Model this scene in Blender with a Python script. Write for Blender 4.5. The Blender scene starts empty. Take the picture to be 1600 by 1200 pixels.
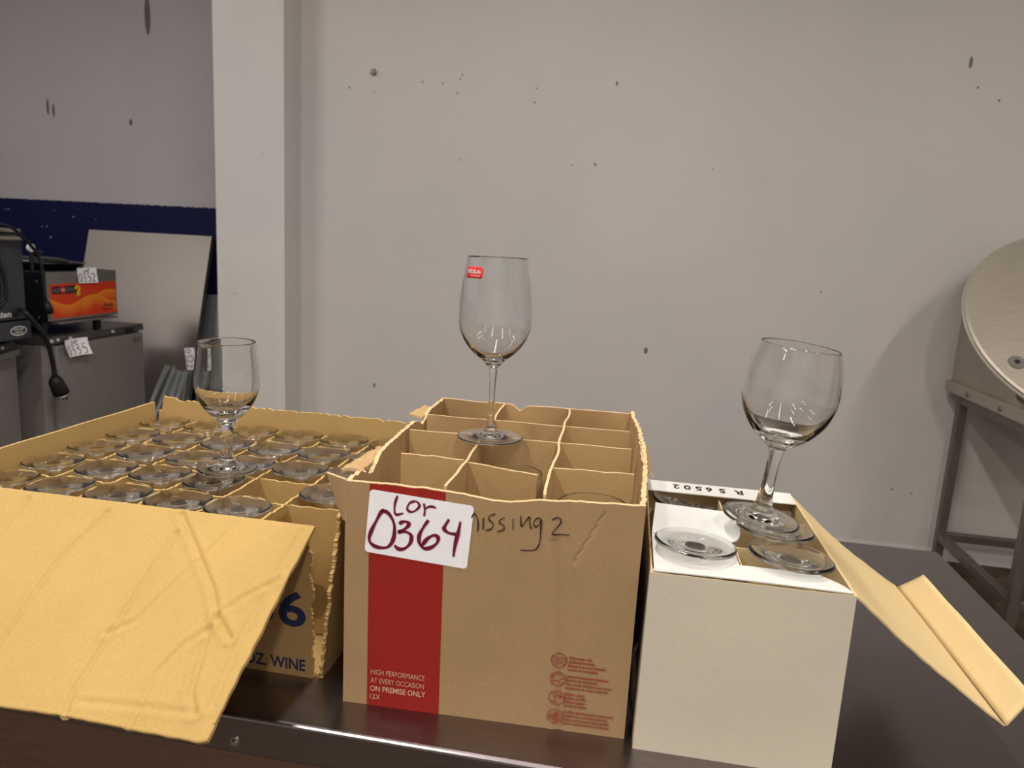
import bpy, bmesh, math, random
from mathutils import Vector, Matrix, noise

# ------------------------------------------------------------------ camera
scene = bpy.context.scene
C = scene.collection
TZ = 0.90                                   # worktop height
YAW, PITCH, ROLL, FPX = 0.1647, 0.1846, 0.0540, 1149.54
cam_d = bpy.data.cameras.new('camera')
cam = bpy.data.objects.new('camera', cam_d)
C.objects.link(cam)
cam_d.sensor_width = 36.0
cam_d.sensor_fit = 'HORIZONTAL'
cam_d.lens = FPX / 1600 * 36.0
cam_d.clip_start = 0.05
fw = Vector((0, math.cos(PITCH), -math.sin(PITCH)))
up0 = Vector((0, math.sin(PITCH), math.cos(PITCH)))
rt0 = Vector((1, 0, 0))
rt = rt0 * math.cos(ROLL) + up0 * math.sin(ROLL)
up = -rt0 * math.sin(ROLL) + up0 * math.cos(ROLL)
RZ = Matrix.Rotation(YAW, 3, 'Z')
rt, up, fw = RZ @ rt, RZ @ up, RZ @ fw
m = Matrix((rt, up, -fw)).transposed().to_4x4()
m.translation = Vector((0, 0, TZ + 0.4897))
cam.matrix_world = m
cam_d.dof.use_dof = True
cam_d.dof.focus_distance = 0.88
cam_d.dof.aperture_fstop = 9.5
scene.camera = cam

# ------------------------------------------------------------------ light and exposure
scene.view_settings.view_transform = 'Standard'
scene.view_settings.look = 'None'
scene.view_settings.gamma = 1.0
scene.view_settings.use_curve_mapping = False
scene.view_settings.exposure = 0.0
world = bpy.data.worlds.new('world')
scene.world = world
world.use_nodes = True
world.node_tree.nodes['Background'].inputs[0].default_value = (0.9, 0.93, 1, 1)
world.node_tree.nodes['Background'].inputs[1].default_value = 0.05
scene.cycles.max_bounces = 24
scene.cycles.transmission_bounces = 20
scene.cycles.glossy_bounces = 8
scene.cycles.transparent_max_bounces = 16
scene.cycles.sample_clamp_indirect = 20.0
scene.cycles.blur_glossy = 0.5


def area_light(name, x, y, z, lx, ly, power, col=(1.0, 0.955, 0.905)):
    l = bpy.data.lights.new(name, 'AREA')
    l.shape = 'RECTANGLE'
    l.size, l.size_y = lx, ly
    l.energy = power
    l.color = col
    o = bpy.data.objects.new(name, l)
    o.location = (x, y, z)
    C.objects.link(o)
    return o


for lx_, ly_, pw in ((-0.35, 0.95, 54), (0.75, -1.5, 54), (-1.2, -1.5, 54), (2.4, 0.7, 38), (-3.1, 1.2, 44), (2.6, -1.6, 22), (-3.2, -1.6, 22)):  # overhead tubes, plus unseen extras added to lift the alcove and glass highlights
    area_light('ceiling_tube_and_fill_light', lx_, ly_, 3.5, 0.10, 1.5, pw)

# ------------------------------------------------------------------ materials


def lin(c):
    return tuple((v / 255 / 12.92) if v / 255 <= 0.04045 else ((v / 255 + 0.055) / 1.055) ** 2.4 for v in c) + (1.0,)


class NT:
    def __init__(s, name):
        s.m = bpy.data.materials.new(name)
        s.m.use_nodes = True
        s.t = s.m.node_tree
        s.b = s.t.nodes['Principled BSDF']

    def n(s, typ, **kw):
        nd = s.t.nodes.new(typ)
        for k, v in kw.items():
            if k[0] == '_':
                nd.inputs[int(k[1:])].default_value = v
            else:
                setattr(nd, k, v)
        return nd

    def l(s, a, b):
        s.t.links.new(a, b)

    def coord(s, scale=(1, 1, 1), kind='Object'):
        tc = s.n('ShaderNodeTexCoord')
        mp = s.n('ShaderNodeMapping')
        mp.inputs['Scale'].default_value = scale
        s.l(tc.outputs[kind], mp.inputs[0])
        return mp.outputs[0]

    def noise(s, vec, scale, detail=3.0, rough=0.5):
        nd = s.n('ShaderNodeTexNoise')
        nd.inputs['Scale'].default_value = scale
        nd.inputs['Detail'].default_value = detail
        nd.inputs['Roughness'].default_value = rough
        s.l(vec, nd.inputs['Vector'])
        return nd.outputs['Fac']

    def ramp(s, fac, stops):
        nd = s.n('ShaderNodeValToRGB')
        e = nd.color_ramp.elements
        while len(e) < len(stops):
            e.new(0.5)
        for i, (p, c) in enumerate(stops):
            e[i].position = p
            e[i].color = c
        s.l(fac, nd.inputs[0])
        return nd.outputs[0]

    def mix(s, fac, a, b, mode='MIX'):
        nd = s.n('ShaderNodeMix', data_type='RGBA', blend_type=mode)
        for sock, v in ((nd.inputs[0], fac), (nd.inputs[6], a), (nd.inputs[7], b)):
            if hasattr(v, 'links'):
                s.l(v, sock)
            else:
                sock.default_value = v
        return nd.outputs[2]

    def math(s, op, a, b=0.0, c=None):
        nd = s.n('ShaderNodeMath', operation=op)
        for i, v in enumerate((a, b) if c is None else (a, b, c)):
            if hasattr(v, 'links'):
                s.l(v, nd.inputs[i])
            else:
                nd.inputs[i].default_value = v
        return nd.outputs[0]

    def bump(s, h, strength=0.2, dist=0.002):
        nd = s.n('ShaderNodeBump')
        nd.inputs['Strength'].default_value = strength
        nd.inputs['Distance'].default_value = dist
        s.l(h, nd.inputs['Height'])
        s.l(nd.outputs[0], s.b.inputs['Normal'])

    def set(s, **kw):
        for k, v in kw.items():
            s.b.inputs[k].default_value = v


def simple(name, col, rough=0.5, metal=0.0, spec=0.5):
    t = NT(name)
    t.set(**{'Base Color': lin(col), 'Roughness': rough, 'Metallic': metal, 'Specular IOR Level': spec})
    v = t.coord()
    f = t.noise(v, 40, 4)
    c = t.mix(0.18, lin(col), t.ramp(f, [(0.3, tuple(x * 0.6 for x in lin(col)[:3]) + (1,)), (0.7, tuple(min(1, x * 1.3) for x in lin(col)[:3]) + (1,))]))
    t.l(c, t.b.inputs['Base Color'])
    return t.m


def card(name, col, dark=0.78, light=1.1, flute=None, blotch=0.35):
    t = NT(name)
    c0 = lin(col)
    k = lambda f: tuple(min(1, x * f) for x in c0[:3]) + (1,)
    v = t.coord()
    big = t.noise(v, 9, 4, 0.6)
    base = t.ramp(big, [(0.3, k(1 - blotch * 0.35)), (0.7, k(1 + blotch * 0.25))])
    fib = t.noise(t.coord((60, 260, 260)), 4, 5, 0.65)
    base = t.mix(0.55, base, t.ramp(fib, [(0.3, k(dark)), (0.7, k(light))]))
    sp = t.n('ShaderNodeTexVoronoi')
    sp.inputs['Scale'].default_value = 130
    t.l(v, sp.inputs['Vector'])
    spk = t.math('LESS_THAN', sp.outputs['Distance'], 0.09)
    base = t.mix(t.math('MULTIPLY', spk, 0.35), base, k(0.55))
    t.l(base, t.b.inputs['Base Color'])
    t.set(Roughness=0.82, **{'Specular IOR Level': 0.25})
    h = fib
    if flute:
        ax, freq = flute
        sep = t.n('ShaderNodeSeparateXYZ')
        t.l(t.coord(), sep.inputs[0])
        w = t.math('SINE', t.math('MULTIPLY', sep.outputs[ax], freq))
        h = t.math('MULTIPLY_ADD', w, 0.35, fib)
    t.bump(h, 0.25, 0.0006)
    return t.m


M = {}
M['kraft_gold'] = card('kraft_gold', (186, 154, 93), flute=(0, 1100))
M['kraft_gold_in'] = card('kraft_gold_in', (186, 152, 96))
M['kraft_gold_out'] = card('kraft_gold_out', (160, 128, 84))
M['kraft_gold_edge'] = card('kraft_gold_edge', (198, 165, 106), dark=0.55, light=1.25)
M['kraft_brown'] = card('kraft_brown', (168, 138, 100), flute=(0, 900))
M['kraft_brown_in'] = card('kraft_brown_in', (186, 152, 106))
M['kraft_brown_edge'] = card('kraft_brown_edge', (214, 184, 140), dark=0.7, light=1.15)
M['grey_board'] = card('grey_board', (206, 197, 178), dark=0.9, light=1.06, blotch=0.2)
M['board_in'] = card('board_in', (205, 180, 132), dark=0.92, light=1.05, blotch=0.15)
M['white_board'] = card('white_board', (206, 203, 196), dark=0.97, light=1.02, blotch=0.08)
M['red_print'] = card('red_print', (152, 36, 28), dark=0.9, light=1.05, blotch=0.15)
M['red_ink'] = simple('red_ink', (150, 44, 32), 0.8)
M['pale_ink'] = simple('pale_ink', (212, 160, 134), 0.8)
M['navy_ink'] = simple('navy_ink', (20, 30, 68), 0.7)
M['black_ink'] = simple('black_ink', (34, 24, 26), 0.6)
M['marker_red'] = simple('marker_red', (112, 8, 44), 0.5)
M['label_white'] = simple('label_white', (252, 251, 255), 0.55)
M['sticker_red'] = simple('sticker_red', (214, 34, 30), 0.4)
M['black'] = simple('black', (20, 20, 22), 0.45)
M['rubber'] = simple('rubber', (14, 14, 15), 0.55)
M['oven_grey'] = simple('oven_grey', (52, 54, 60), 0.45)
M['fridge_grey'] = simple('fridge_grey', (150, 143, 140), 0.45, 0.3)
M['fridge_strip'] = simple('fridge_strip', (110, 106, 104), 0.35, 0.6)
M['bright_metal'] = simple('bright_metal', (190, 188, 184), 0.3, 1.0)
M['dull_grey'] = simple('dull_grey', (86, 84, 82), 0.6, 0.2)
M['brass'] = simple('brass', (190, 150, 90), 0.3, 1.0)
M['silver'] = simple('silver', (150, 146, 138), 0.4, 0.7)
M['yellow_ink'] = simple('yellow_ink', (246, 206, 20), 0.6)
M['white_ink'] = simple('white_ink', (225, 225, 222), 0.6)
M['pan_black'] = simple('pan_black', (16, 17, 20), 0.35)
M['gasket'] = simple('gasket', (214, 208, 196), 0.5)
M['galvanised'] = simple('galvanised', (160, 166, 170), 0.5, 0.5)


def steel(name, col, rough, stretch=(2, 120, 120), scr=0.5, metal=1.0, bumpy=0.05):
    t = NT(name)
    c0 = lin(col)
    v = t.coord(stretch)
    f = t.noise(v, 6, 4, 0.6)
    big = t.noise(t.coord(), 3.2, 4, 0.55)
    col_ = t.mix(0.5, c0, t.ramp(f, [(0.3, tuple(x * 0.8 for x in c0[:3]) + (1,)), (0.7, tuple(min(1, x * 1.2) for x in c0[:3]) + (1,))]))
    t.l(col_, t.b.inputs['Base Color'])
    r = t.math('MULTIPLY_ADD', f, 0.14, rough - 0.07)
    r = t.math('MULTIPLY_ADD', big, 0.16, t.math('SUBTRACT', r, 0.08))
    t.l(r, t.b.inputs['Roughness'])
    t.set(Metallic=metal)
    t.bump(f, bumpy, 0.0008)
    return t.m


M['worktop'] = steel('worktop', (144, 136, 138), 0.30)
M['apron'] = steel('apron', (172, 148, 142), 0.26, (2, 120, 120))
M['panel_steel'] = steel('panel_steel', (220, 214, 204), 0.22, (60, 60, 2))
M['stand_steel'] = steel('stand_steel', (126, 120, 114), 0.42, (8, 8, 8), metal=0.8)
M['hopper_steel'] = steel('hopper_steel', (178, 170, 158), 0.42, (4, 60, 60), metal=0.75)
M['lid_steel'] = steel('lid_steel', (196, 186, 170), 0.45, (3, 40, 40), metal=0.6)

t = NT('clear_glass')
g = t.n('ShaderNodeBsdfGlass')
g.inputs['IOR'].default_value = 1.5
g.inputs['Roughness'].default_value = 0.0
g.inputs['Color'].default_value = (0.992, 0.996, 0.994, 1)
t.t.nodes.remove(t.b)
t.l(g.outputs[0], t.t.nodes['Material Output'].inputs[0])
M['glass'] = t.m
t = NT('oven_window')
t.set(**{'Base Color': lin((30, 32, 34)), 'Roughness': 0.12})
v = t.coord()
t.l(t.ramp(t.noise(v, 8), [(0.3, lin((22, 24, 26))), (0.7, lin((52, 54, 54)))]), t.b.inputs['Base Color'])
M['oven_window'] = t.m


def wall_mat(name, col, dado=None, holes=(), stains=0.5):
    t = NT(name)
    k = lambda c, f: tuple(min(1, x * f) for x in lin(c)[:3]) + (1,)
    v = t.coord()
    a = t.noise(v, 0.9, 5, 0.55)
    warm = (col[0] + 1, col[1] + 1, col[2] - 2)
    cool = (col[0] - 2, col[1], col[2] + 1)
    base = t.ramp(a, [(0.35, k(cool, 0.96)), (0.65, k(warm, 1.03))])
    b = t.noise(t.coord((1.0, 1.0, 0.5)), 4.2, 6, 0.62)
    dirt = t.ramp(b, [(0.62, (0, 0, 0, 1)), (0.8, (1, 1, 1, 1))])
    base = t.mix(t.math('MULTIPLY', dirt, 0.16 * stains), base, k(col, 0.62))
    s = t.noise(t.coord((1.4, 1, 7)), 9, 2, 0.5)
    scuff = t.ramp(s, [(0.77, (0, 0, 0, 1)), (0.79, (1, 1, 1, 1))])
    base = t.mix(t.math('MULTIPLY', scuff, 0.5 * stains), base, k(col, 0.4))
    if dado:
        sep = t.n('ShaderNodeSeparateXYZ')
        t.l(v, sep.inputs[0])
        edge = t.math('MULTIPLY_ADD', t.noise(t.coord((14, 1, 14)), 3, 4), 0.02, dado[0] - 0.01)
        low = t.math('LESS_THAN', sep.outputs[2], edge)
        chips = t.ramp(t.noise(t.coord((3, 1, 6)), 5, 3), [(0.735, (0, 0, 0, 1)), (0.75, (1, 1, 1, 1))])
        blue = t.mix(chips, lin(dado[1]), lin((150, 150, 160)))
        base = t.mix(low, base, blue)
    if holes:
        sep = t.n('ShaderNodeSeparateXYZ')
        t.l(v, sep.inputs[0])
        acc = None
        for hx, hz, r, st in holes:
            dx = t.math('SUBTRACT', sep.outputs[0], hx)
            dz = t.math('MULTIPLY', t.math('SUBTRACT', sep.outputs[2], hz), st)
            d = t.math('SQRT', t.math('ADD', t.math('MULTIPLY', dx, dx), t.math('MULTIPLY', dz, dz)))
            hit = t.math('LESS_THAN', d, r)
            acc = hit if acc is None else t.math('MAXIMUM', acc, hit)
        base = t.mix(t.math('MULTIPLY', acc, 0.75), base, lin((45, 40, 38)))
    t.l(base, t.b.inputs['Base Color'])
    t.set(Roughness=0.55, **{'Specular IOR Level': 0.3})
    hn = t.math('ADD', t.noise(t.coord(), 26, 4), t.math('MULTIPLY', t.noise(t.coord(), 3, 3), 3.0))
    t.bump(hn, 0.12, 0.006)
    return t.m


HOLES = [(-1.521, 2.128, 0.0050, 1), (-1.392, 2.112, 0.0037, 1), (-1.142, 2.162, 0.0043, .8), (-1.038, 2.157, 0.0043, 1), (-0.942, 2.197, 0.0043, 1),
         (-0.951, 2.177, 0.0043, 1), (-0.961, 2.111, 0.0043, 1), (-0.932, 1.798, 0.0037, 1), (-0.573, 2.142, 0.0043, 1), (-0.576, 2.077, 0.0050, 1),
         (-0.38, 1.792, 0.0037, 1), (-0.265, 1.799, 0.0050, .6), (0.288, 1.795, 0.0037, 1), (1.376, 2.179, 0.0050, 1), (1.469, 2.127, 0.0056, 1),
         (0.836, 1.257, 0.0043, 1), (0.051, 0.916, 0.0099, .6), (1.332, 2.282, 0.0076, .3), (-0.19, 2.17, 0.0056, .5), (-1.36, 0.62, 0.0062, .5), (1.28, 0.33, 0.0074, 2.5), (1.37, .32, 0.0062, 2)]
M['wall'] = wall_mat('wall_paint', (198, 192, 189), holes=HOLES)
M['wall_alcove'] = wall_mat('wall_paint_dado', (186, 181, 185), dado=(1.525, (9, 13, 62)), stains=1.2, holes=[(-3.06, 2.64, .02, .18), (-3.2, 2.02, .012, .6), (-3.78, 2.1, .01, .2), (-3.74, 2.08, .01, .25)])
M['wall_left'] = wall_mat('wall_paint_left', (186, 181, 185), dado=(1.525, (9, 13, 62)), stains=1.2)
M['wall_plain'] = wall_mat('wall_paint_plain', (196, 190, 184))
M['pillar'] = wall_mat('pillar_paint', (206, 201, 198), stains=1.2)
M['ceiling'] = wall_mat('ceiling_paint', (190, 184, 176), stains=0.2)
t = NT('dirty_floor')
v = t.coord()
f1 = t.noise(v, 5, 6, 0.65)
f2 = t.noise(v, 38, 4, 0.6)
t.l(t.mix(t.math('MULTIPLY', f2, 0.6), t.ramp(f1, [(0.35, lin((44, 34, 26))), (0.55, lin((92, 74, 54))), (0.7, lin((120, 104, 80)))]), lin((30, 24, 18))), t.b.inputs['Base Color'])
t.set(Roughness=0.7)
t.bump(f2, 0.4, 0.01)
M['floor'] = t.m
t = NT('heater_orange')
sep = t.n('ShaderNodeSeparateXYZ')
t.l(t.coord(kind='Generated'), sep.inputs[0])
y, z = sep.outputs[1], sep.outputs[2]
w1 = t.math('MULTIPLY_ADD', t.math('SINE', t.math('MULTIPLY_ADD', y, 8.5, 2.6)), 0.13, 0.50)
w2 = t.math('MULTIPLY_ADD', t.math('SINE', t.math('MULTIPLY_ADD', y, 6.0, -3.7)), 0.20, 0.56)
below1 = t.math('SUBTRACT', w1, z)
f1 = t.math('MULTIPLY', t.math('GREATER_THAN', below1, 0.0), t.math('SUBTRACT', 1.0, t.math('MULTIPLY', below1, 2.6)))
below2 = t.math('SUBTRACT', w2, z)
f2 = t.math('MULTIPLY', t.math('GREATER_THAN', below2, 0.0), t.math('SUBTRACT', 1.0, t.math('MULTIPLY', below2, 2.6)))
f2 = t.math('MULTIPLY', f2, t.math('GREATER_THAN', y, 0.45))
c = t.mix(t.math('MAXIMUM', t.math('MAXIMUM', f1, f2), 0.0), lin((216, 60, 24)), lin((238, 140, 30)))
t.l(c, t.b.inputs['Base Color'])
t.set(Roughness=0.45)
M['orange'] = t.m

# ------------------------------------------------------------------ helpers


def obj(name, bm, mats, parent=None, smooth=False):
    me = bpy.data.meshes.new(name)
    bm.normal_update()
    bm.to_mesh(me)
    bm.free()
    for mm in (mats if isinstance(mats, (list, tuple)) else [mats]):
        me.materials.append(M[mm] if isinstance(mm, str) else mm)
    if smooth:
        for p in me.polygons:
            p.use_smooth = p.material_index < 2
    o = bpy.data.objects.new(name, me)
    C.objects.link(o)
    if parent:
        o.parent = parent
    return o


def thing(name, label, cat, loc=(0, 0, 0), rz=0.0, group=None):
    o = bpy.data.objects.new(name, None)
    C.objects.link(o)
    o.empty_display_size = 0.05
    o.location = loc
    o.rotation_euler = (0, 0, rz)
    return tag(o, label, cat, group)


def tag(o, label, cat, group=None):
    o['label'] = label
    o['category'] = cat
    if group:
        o['group'] = group
    return o


def struct(o):
    o['kind'] = 'structure'
    return o


def box(x0, y0, z0, x1, y1, z1, bev=0.0, bm=None, seg=2):
    own = bm is None
    b = bmesh.new()
    bmesh.ops.create_cube(b, size=1)
    bmesh.ops.scale(b, vec=(x1 - x0, y1 - y0, z1 - z0), verts=b.verts)
    bmesh.ops.translate(b, vec=((x0 + x1) / 2, (y0 + y1) / 2, (z0 + z1) / 2), verts=b.verts)
    if bev:
        bmesh.ops.bevel(b, geom=list(b.edges), offset=bev, segments=seg, affect='EDGES', profile=0.5)
    if own:
        return b
    tmp = bpy.data.meshes.new('tmp')
    b.to_mesh(tmp)
    b.free()
    bm.from_mesh(tmp)
    bpy.data.meshes.remove(tmp)
    return bm


def prism(poly, ax, d0, d1, bm=None):
    """polygon extruded along axis ax (0,1,2) from d0 to d1; poly in the two other axes in order"""
    bm = bm or bmesh.new()

    def p(a, d):
        r = list(a)
        r.insert(ax, d)
        return bm.verts.new(r)
    A = [p(q, d0) for q in poly]
    B = [p(q, d1) for q in poly]
    n = len(poly)
    bm.faces.new(A)
    bm.faces.new(B[::-1])
    for i in range(n):
        bm.faces.new((A[i], A[(i + 1) % n], B[(i + 1) % n], B[i]))
    bmesh.ops.recalc_face_normals(bm, faces=bm.faces)
    return bm


def tube(pts, r, n=12, bm=None, caps=True):
    bm = bm or bmesh.new()
    P = [Vector(p) for p in pts]
    rings = []
    up_ = Vector((0, 0, 1))
    for i, p in enumerate(P):
        d = (P[min(i + 1, len(P) - 1)] - P[max(i - 1, 0)]).normalized()
        s = d.cross(up_ if abs(d.z) < 0.95 else Vector((0, 1, 0))).normalized()
        u = s.cross(d)
        rr = r[i] if isinstance(r, (list, tuple)) else r
        rings.append([bm.verts.new(p + (s * math.cos(2 * math.pi * k / n) + u * math.sin(2 * math.pi * k / n)) * rr) for k in range(n)])
    for a, b in zip(rings, rings[1:]):
        for k in range(n):
            bm.faces.new((a[k], a[(k + 1) % n], b[(k + 1) % n], b[k]))
    if caps:
        bm.faces.new(rings[0][::-1])
        bm.faces.new(rings[-1])
    bmesh.ops.recalc_face_normals(bm, faces=bm.faces)
    return bm


def catmull(pts, per=8):
    P = [Vector(p) for p in pts]
    P = [P[0] * 2 - P[1]] + P + [P[-1] * 2 - P[-2]]
    out = []
    for i in range(1, len(P) - 2):
        for k in range(per):
            t_ = k / per
            a, b, c, d = P[i - 1], P[i], P[i + 1], P[i + 2]
            out.append(0.5 * ((2 * b) + (c - a) * t_ + (2 * a - 5 * b + 4 * c - d) * t_ * t_ + (3 * b - a - 3 * c + d) * t_ ** 3))
    out.append(P[-2])
    return out


def sheet(Pf, nu, nv, th, bm=None):
    """a board of thickness th: Pf(s,t) is the outer face, material 0 outer, 1 inner, 2 edge; s,t in 0..1.
    the board lies on the side opposite to dP/ds x dP/dt"""
    bm = bm or bmesh.new()
    G = [[Vector(Pf(i / nu, j / nv)) for j in range(nv + 1)] for i in range(nu + 1)]
    O, I = [], []
    for i in range(nu + 1):
        ro, ri = [], []
        for j in range(nv + 1):
            ds = G[min(i + 1, nu)][j] - G[max(i - 1, 0)][j]
            dt = G[i][min(j + 1, nv)] - G[i][max(j - 1, 0)]
            nn = ds.cross(dt)
            nn = nn.normalized() if nn.length > 1e-12 else Vector((0, 0, 1))
            ro.append(bm.verts.new(G[i][j]))
            ri.append(bm.verts.new(G[i][j] - nn * th))
        O.append(ro)
        I.append(ri)
    for i in range(nu):
        for j in range(nv):
            bm.faces.new((O[i][j], O[i + 1][j], O[i + 1][j + 1], O[i][j + 1])).material_index = 0
            bm.faces.new((I[i][j], I[i][j + 1], I[i + 1][j + 1], I[i + 1][j])).material_index = 1
    for i in range(nu):
        bm.faces.new((O[i][0], I[i][0], I[i + 1][0], O[i + 1][0])).material_index = 2
        bm.faces.new((O[i][nv], O[i + 1][nv], I[i + 1][nv], I[i][nv])).material_index = 2
    for j in range(nv):
        bm.faces.new((O[0][j], O[0][j + 1], I[0][j + 1], I[0][j])).material_index = 2
        bm.faces.new((O[nu][j], I[nu][j], I[nu][j + 1], O[nu][j + 1])).material_index = 2
    return bm


def nz(x, seed=0.0, f=1.0):
    return noise.noise(Vector((x * f, seed * 7.31, 0.37 * seed)))


def rag(x, seed, amp):
    """a ragged torn outline"""
    return amp * (0.55 * nz(x, seed, 60) + 0.5 * nz(x, seed + 3, 190) + 0.35 * nz(x, seed + 5, 420))


def ribbon(strokes, width, o, ex, ey, off=0.0006, per=7, taper=True, bm=None):
    """pen strokes laid on the plane o + x*ex + y*ey"""
    bm = bm or bmesh.new()
    o, ex, ey = Vector(o), Vector(ex), Vector(ey)
    n_ = ex.cross(ey).normalized()
    for si, st in enumerate(strokes):
        P = catmull([(a, b, 0) for a, b in st], per) if len(st) > 2 else [Vector((st[0][0], st[0][1], 0)).lerp(Vector((st[1][0], st[1][1], 0)), k / 6) for k in range(7)]
        L, R_ = [], []
        N = len(P)
        lift = off + 0.00004 * si
        for i, p in enumerate(P):
            d = (P[min(i + 1, N - 1)] - P[max(i - 1, 0)])
            d = d.normalized() if d.length > 1e-9 else Vector((1, 0, 0))
            s = Vector((-d.y, d.x, 0))
            w = width * 0.5 * (0.86 + 0.2 * math.sin(i * 0.37 + si))
            if taper:
                w *= 0.72 + 0.28 * min(1, min(i, N - 1 - i) / 3.0)
            a, b = p + s * w, p - s * w
            L.append(bm.verts.new(o + ex * a.x + ey * a.y + n_ * lift))
            R_.append(bm.verts.new(o + ex * b.x + ey * b.y + n_ * lift))
        for i in range(N - 1):
            bm.faces.new((L[i], R_[i], R_[i + 1], L[i + 1]))
    bmesh.ops.recalc_face_normals(bm, faces=bm.faces)
    return bm


def text_bm(lines, o, ex, ey, off=0.0005, bm=None):
    """lines: (string, x, y, width or None, height, bold) on the plane o + x*ex + y*ey (baseline left)"""
    bm = bm or bmesh.new()
    o, ex, ey = Vector(o), Vector(ex), Vector(ey)
    n_ = ex.cross(ey).normalized()
    for s, x, y, wd, ht, bold in lines:
        cu = bpy.data.curves.new('t', 'FONT')
        cu.body = s
        cu.size = 1.0
        cu.offset = 0.02 if bold else 0.0
        cu.resolution_u = 3
        ob = bpy.data.objects.new('t', cu)
        C.objects.link(ob)
        dg = bpy.context.evaluated_depsgraph_get()
        me = bpy.data.meshes.new_from_object(ob.evaluated_get(dg))
        xs = [v.co.x for v in me.vertices]
        ys = [v.co.y for v in me.vertices]
        x0, x1 = min(xs), max(xs)
        sy = ht / 0.70
        sx = wd / (x1 - x0) if wd else sy
        for v in me.vertices:
            v.co = o + ex * (x + (v.co.x - x0) * sx) + ey * (y + v.co.y * sy) + n_ * off
        bm.from_mesh(me)
        bpy.data.objects.remove(ob)
        bpy.data.curves.remove(cu)
        bpy.data.meshes.remove(me)
    return bm


def round_rect(w, h, r, n=5):
    out = []
    for cx, cy, a0 in ((w / 2 - r, h / 2 - r, 0), (-w / 2 + r, h / 2 - r, 90), (-w / 2 + r, -h / 2 + r, 180), (w / 2 - r, -h / 2 + r, 270)):
        for k in range(n + 1):
            a = math.radians(a0 + 90 * k / n)
            out.append((cx + r * math.cos(a), cy + r * math.sin(a)))
    return out


def plate(poly, o, ex, ey, th, bm=None, off=0.0):
    """flat plate: polygon on the plane o + x*ex + y*ey, th thick outwards"""
    bm = bm or bmesh.new()
    o, ex, ey = Vector(o), Vector(ex), Vector(ey)
    n_ = ex.cross(ey).normalized()
    A = [bm.verts.new(o + ex * a + ey * b + n_ * off) for a, b in poly]
    B = [bm.verts.new(o + ex * a + ey * b + n_ * (off + th)) for a, b in poly]
    k = len(poly)
    bm.faces.new(A[::-1])
    bm.faces.new(B)
    for i in range(k):
        bm.faces.new((A[i], A[(i + 1) % k], B[(i + 1) % k], B[i]))
    bmesh.ops.recalc_face_normals(bm, faces=bm.faces)
    return bm


def circle_pts(cx, cy, r, n=28):
    return [(cx + r * math.cos(2 * math.pi * k / n), cy + r * math.sin(2 * math.pi * k / n)) for k in range(n + 1)]


def lathe(name, prof, n, mat, parent):
    """prof: list of (r, z, nr, nz) with smooth profile normals"""
    me = bpy.data.meshes.new(name)
    vs, fs, ns = [], [], []
    rings = []
    for r, z, a, b in prof:
        if r < 1e-6:
            rings.append([len(vs)])
            vs.append((0, 0, z))
            ns.append((0, 0, 1 if b > 0 else -1))
        else:
            ids = []
            for k in range(n):
                c_, s_ = math.cos(2 * math.pi * k / n), math.sin(2 * math.pi * k / n)
                ids.append(len(vs))
                vs.append((r * c_, r * s_, z))
                ns.append((a * c_, a * s_, b))
            rings.append(ids)
    for A, B in zip(rings, rings[1:]):
        for k in range(n):
            k2 = (k + 1) % n
            if len(A) == 1:
                fs.append((A[0], B[k2], B[k]))
            elif len(B) == 1:
                fs.append((A[k], A[k2], B[0]))
            else:
                fs.append((A[k], A[k2], B[k2], B[k]))
    me.from_pydata(vs, [], fs)
    for p in me.polygons:
        p.use_smooth = True
    me.materials.append(M[mat])
    me.validate()
    me.normals_split_custom_set_from_vertices(ns)
    o = bpy.data.objects.new(name, me)
    C.objects.link(o)
    o.parent = parent
    return o


def smooth_profile(pts, per):
    P = catmull([(r, z, 0) for r, z in pts], per)
    out = []
    N = len(P)
    for i, p in enumerate(P):
        d = P[min(i + 1, N - 1)] - P[max(i - 1, 0)]
        d = d.normalized()
        out.append((max(0.0, p.x), p.y, d.y, -d.x))
    return out


def make_glass(root, foot, stem, bowl, n, per=5):
    """one continuous glass outline (from the foot's underside up the outside, over the rim and down the inside) cut into foot, stem and bowl"""
    allp = smooth_profile(foot + stem[1:] + bowl[1:], per)
    a = (len(foot) - 1) * per
    b = a + (len(stem) - 1) * per
    lathe('foot', allp[:a + 1], n, 'glass', root)
    lathe('stem', allp[a:b + 1], n, 'glass', root)
    lathe('bowl', allp[b:], n, 'glass', root)
    return root


def copy_tree(o, parent=None):
    c = o.copy()
    C.objects.link(c)
    if parent:
        c.parent = parent
    for ch in list(o.children):
        copy_tree(ch, c)
    return c


def rot_glass(o, loc, tilt_x=0.0, tilt_y=0.0, rz=0.0, flip=False):
    mt = Matrix.Translation(loc) @ Matrix.Rotation(tilt_x, 4, 'X') @ Matrix.Rotation(tilt_y, 4, 'Y') @ Matrix.Rotation(rz, 4, 'Z')
    if flip:
        mt = mt @ Matrix.Rotation(math.pi, 4, 'X')
    o.matrix_world = mt


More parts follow.
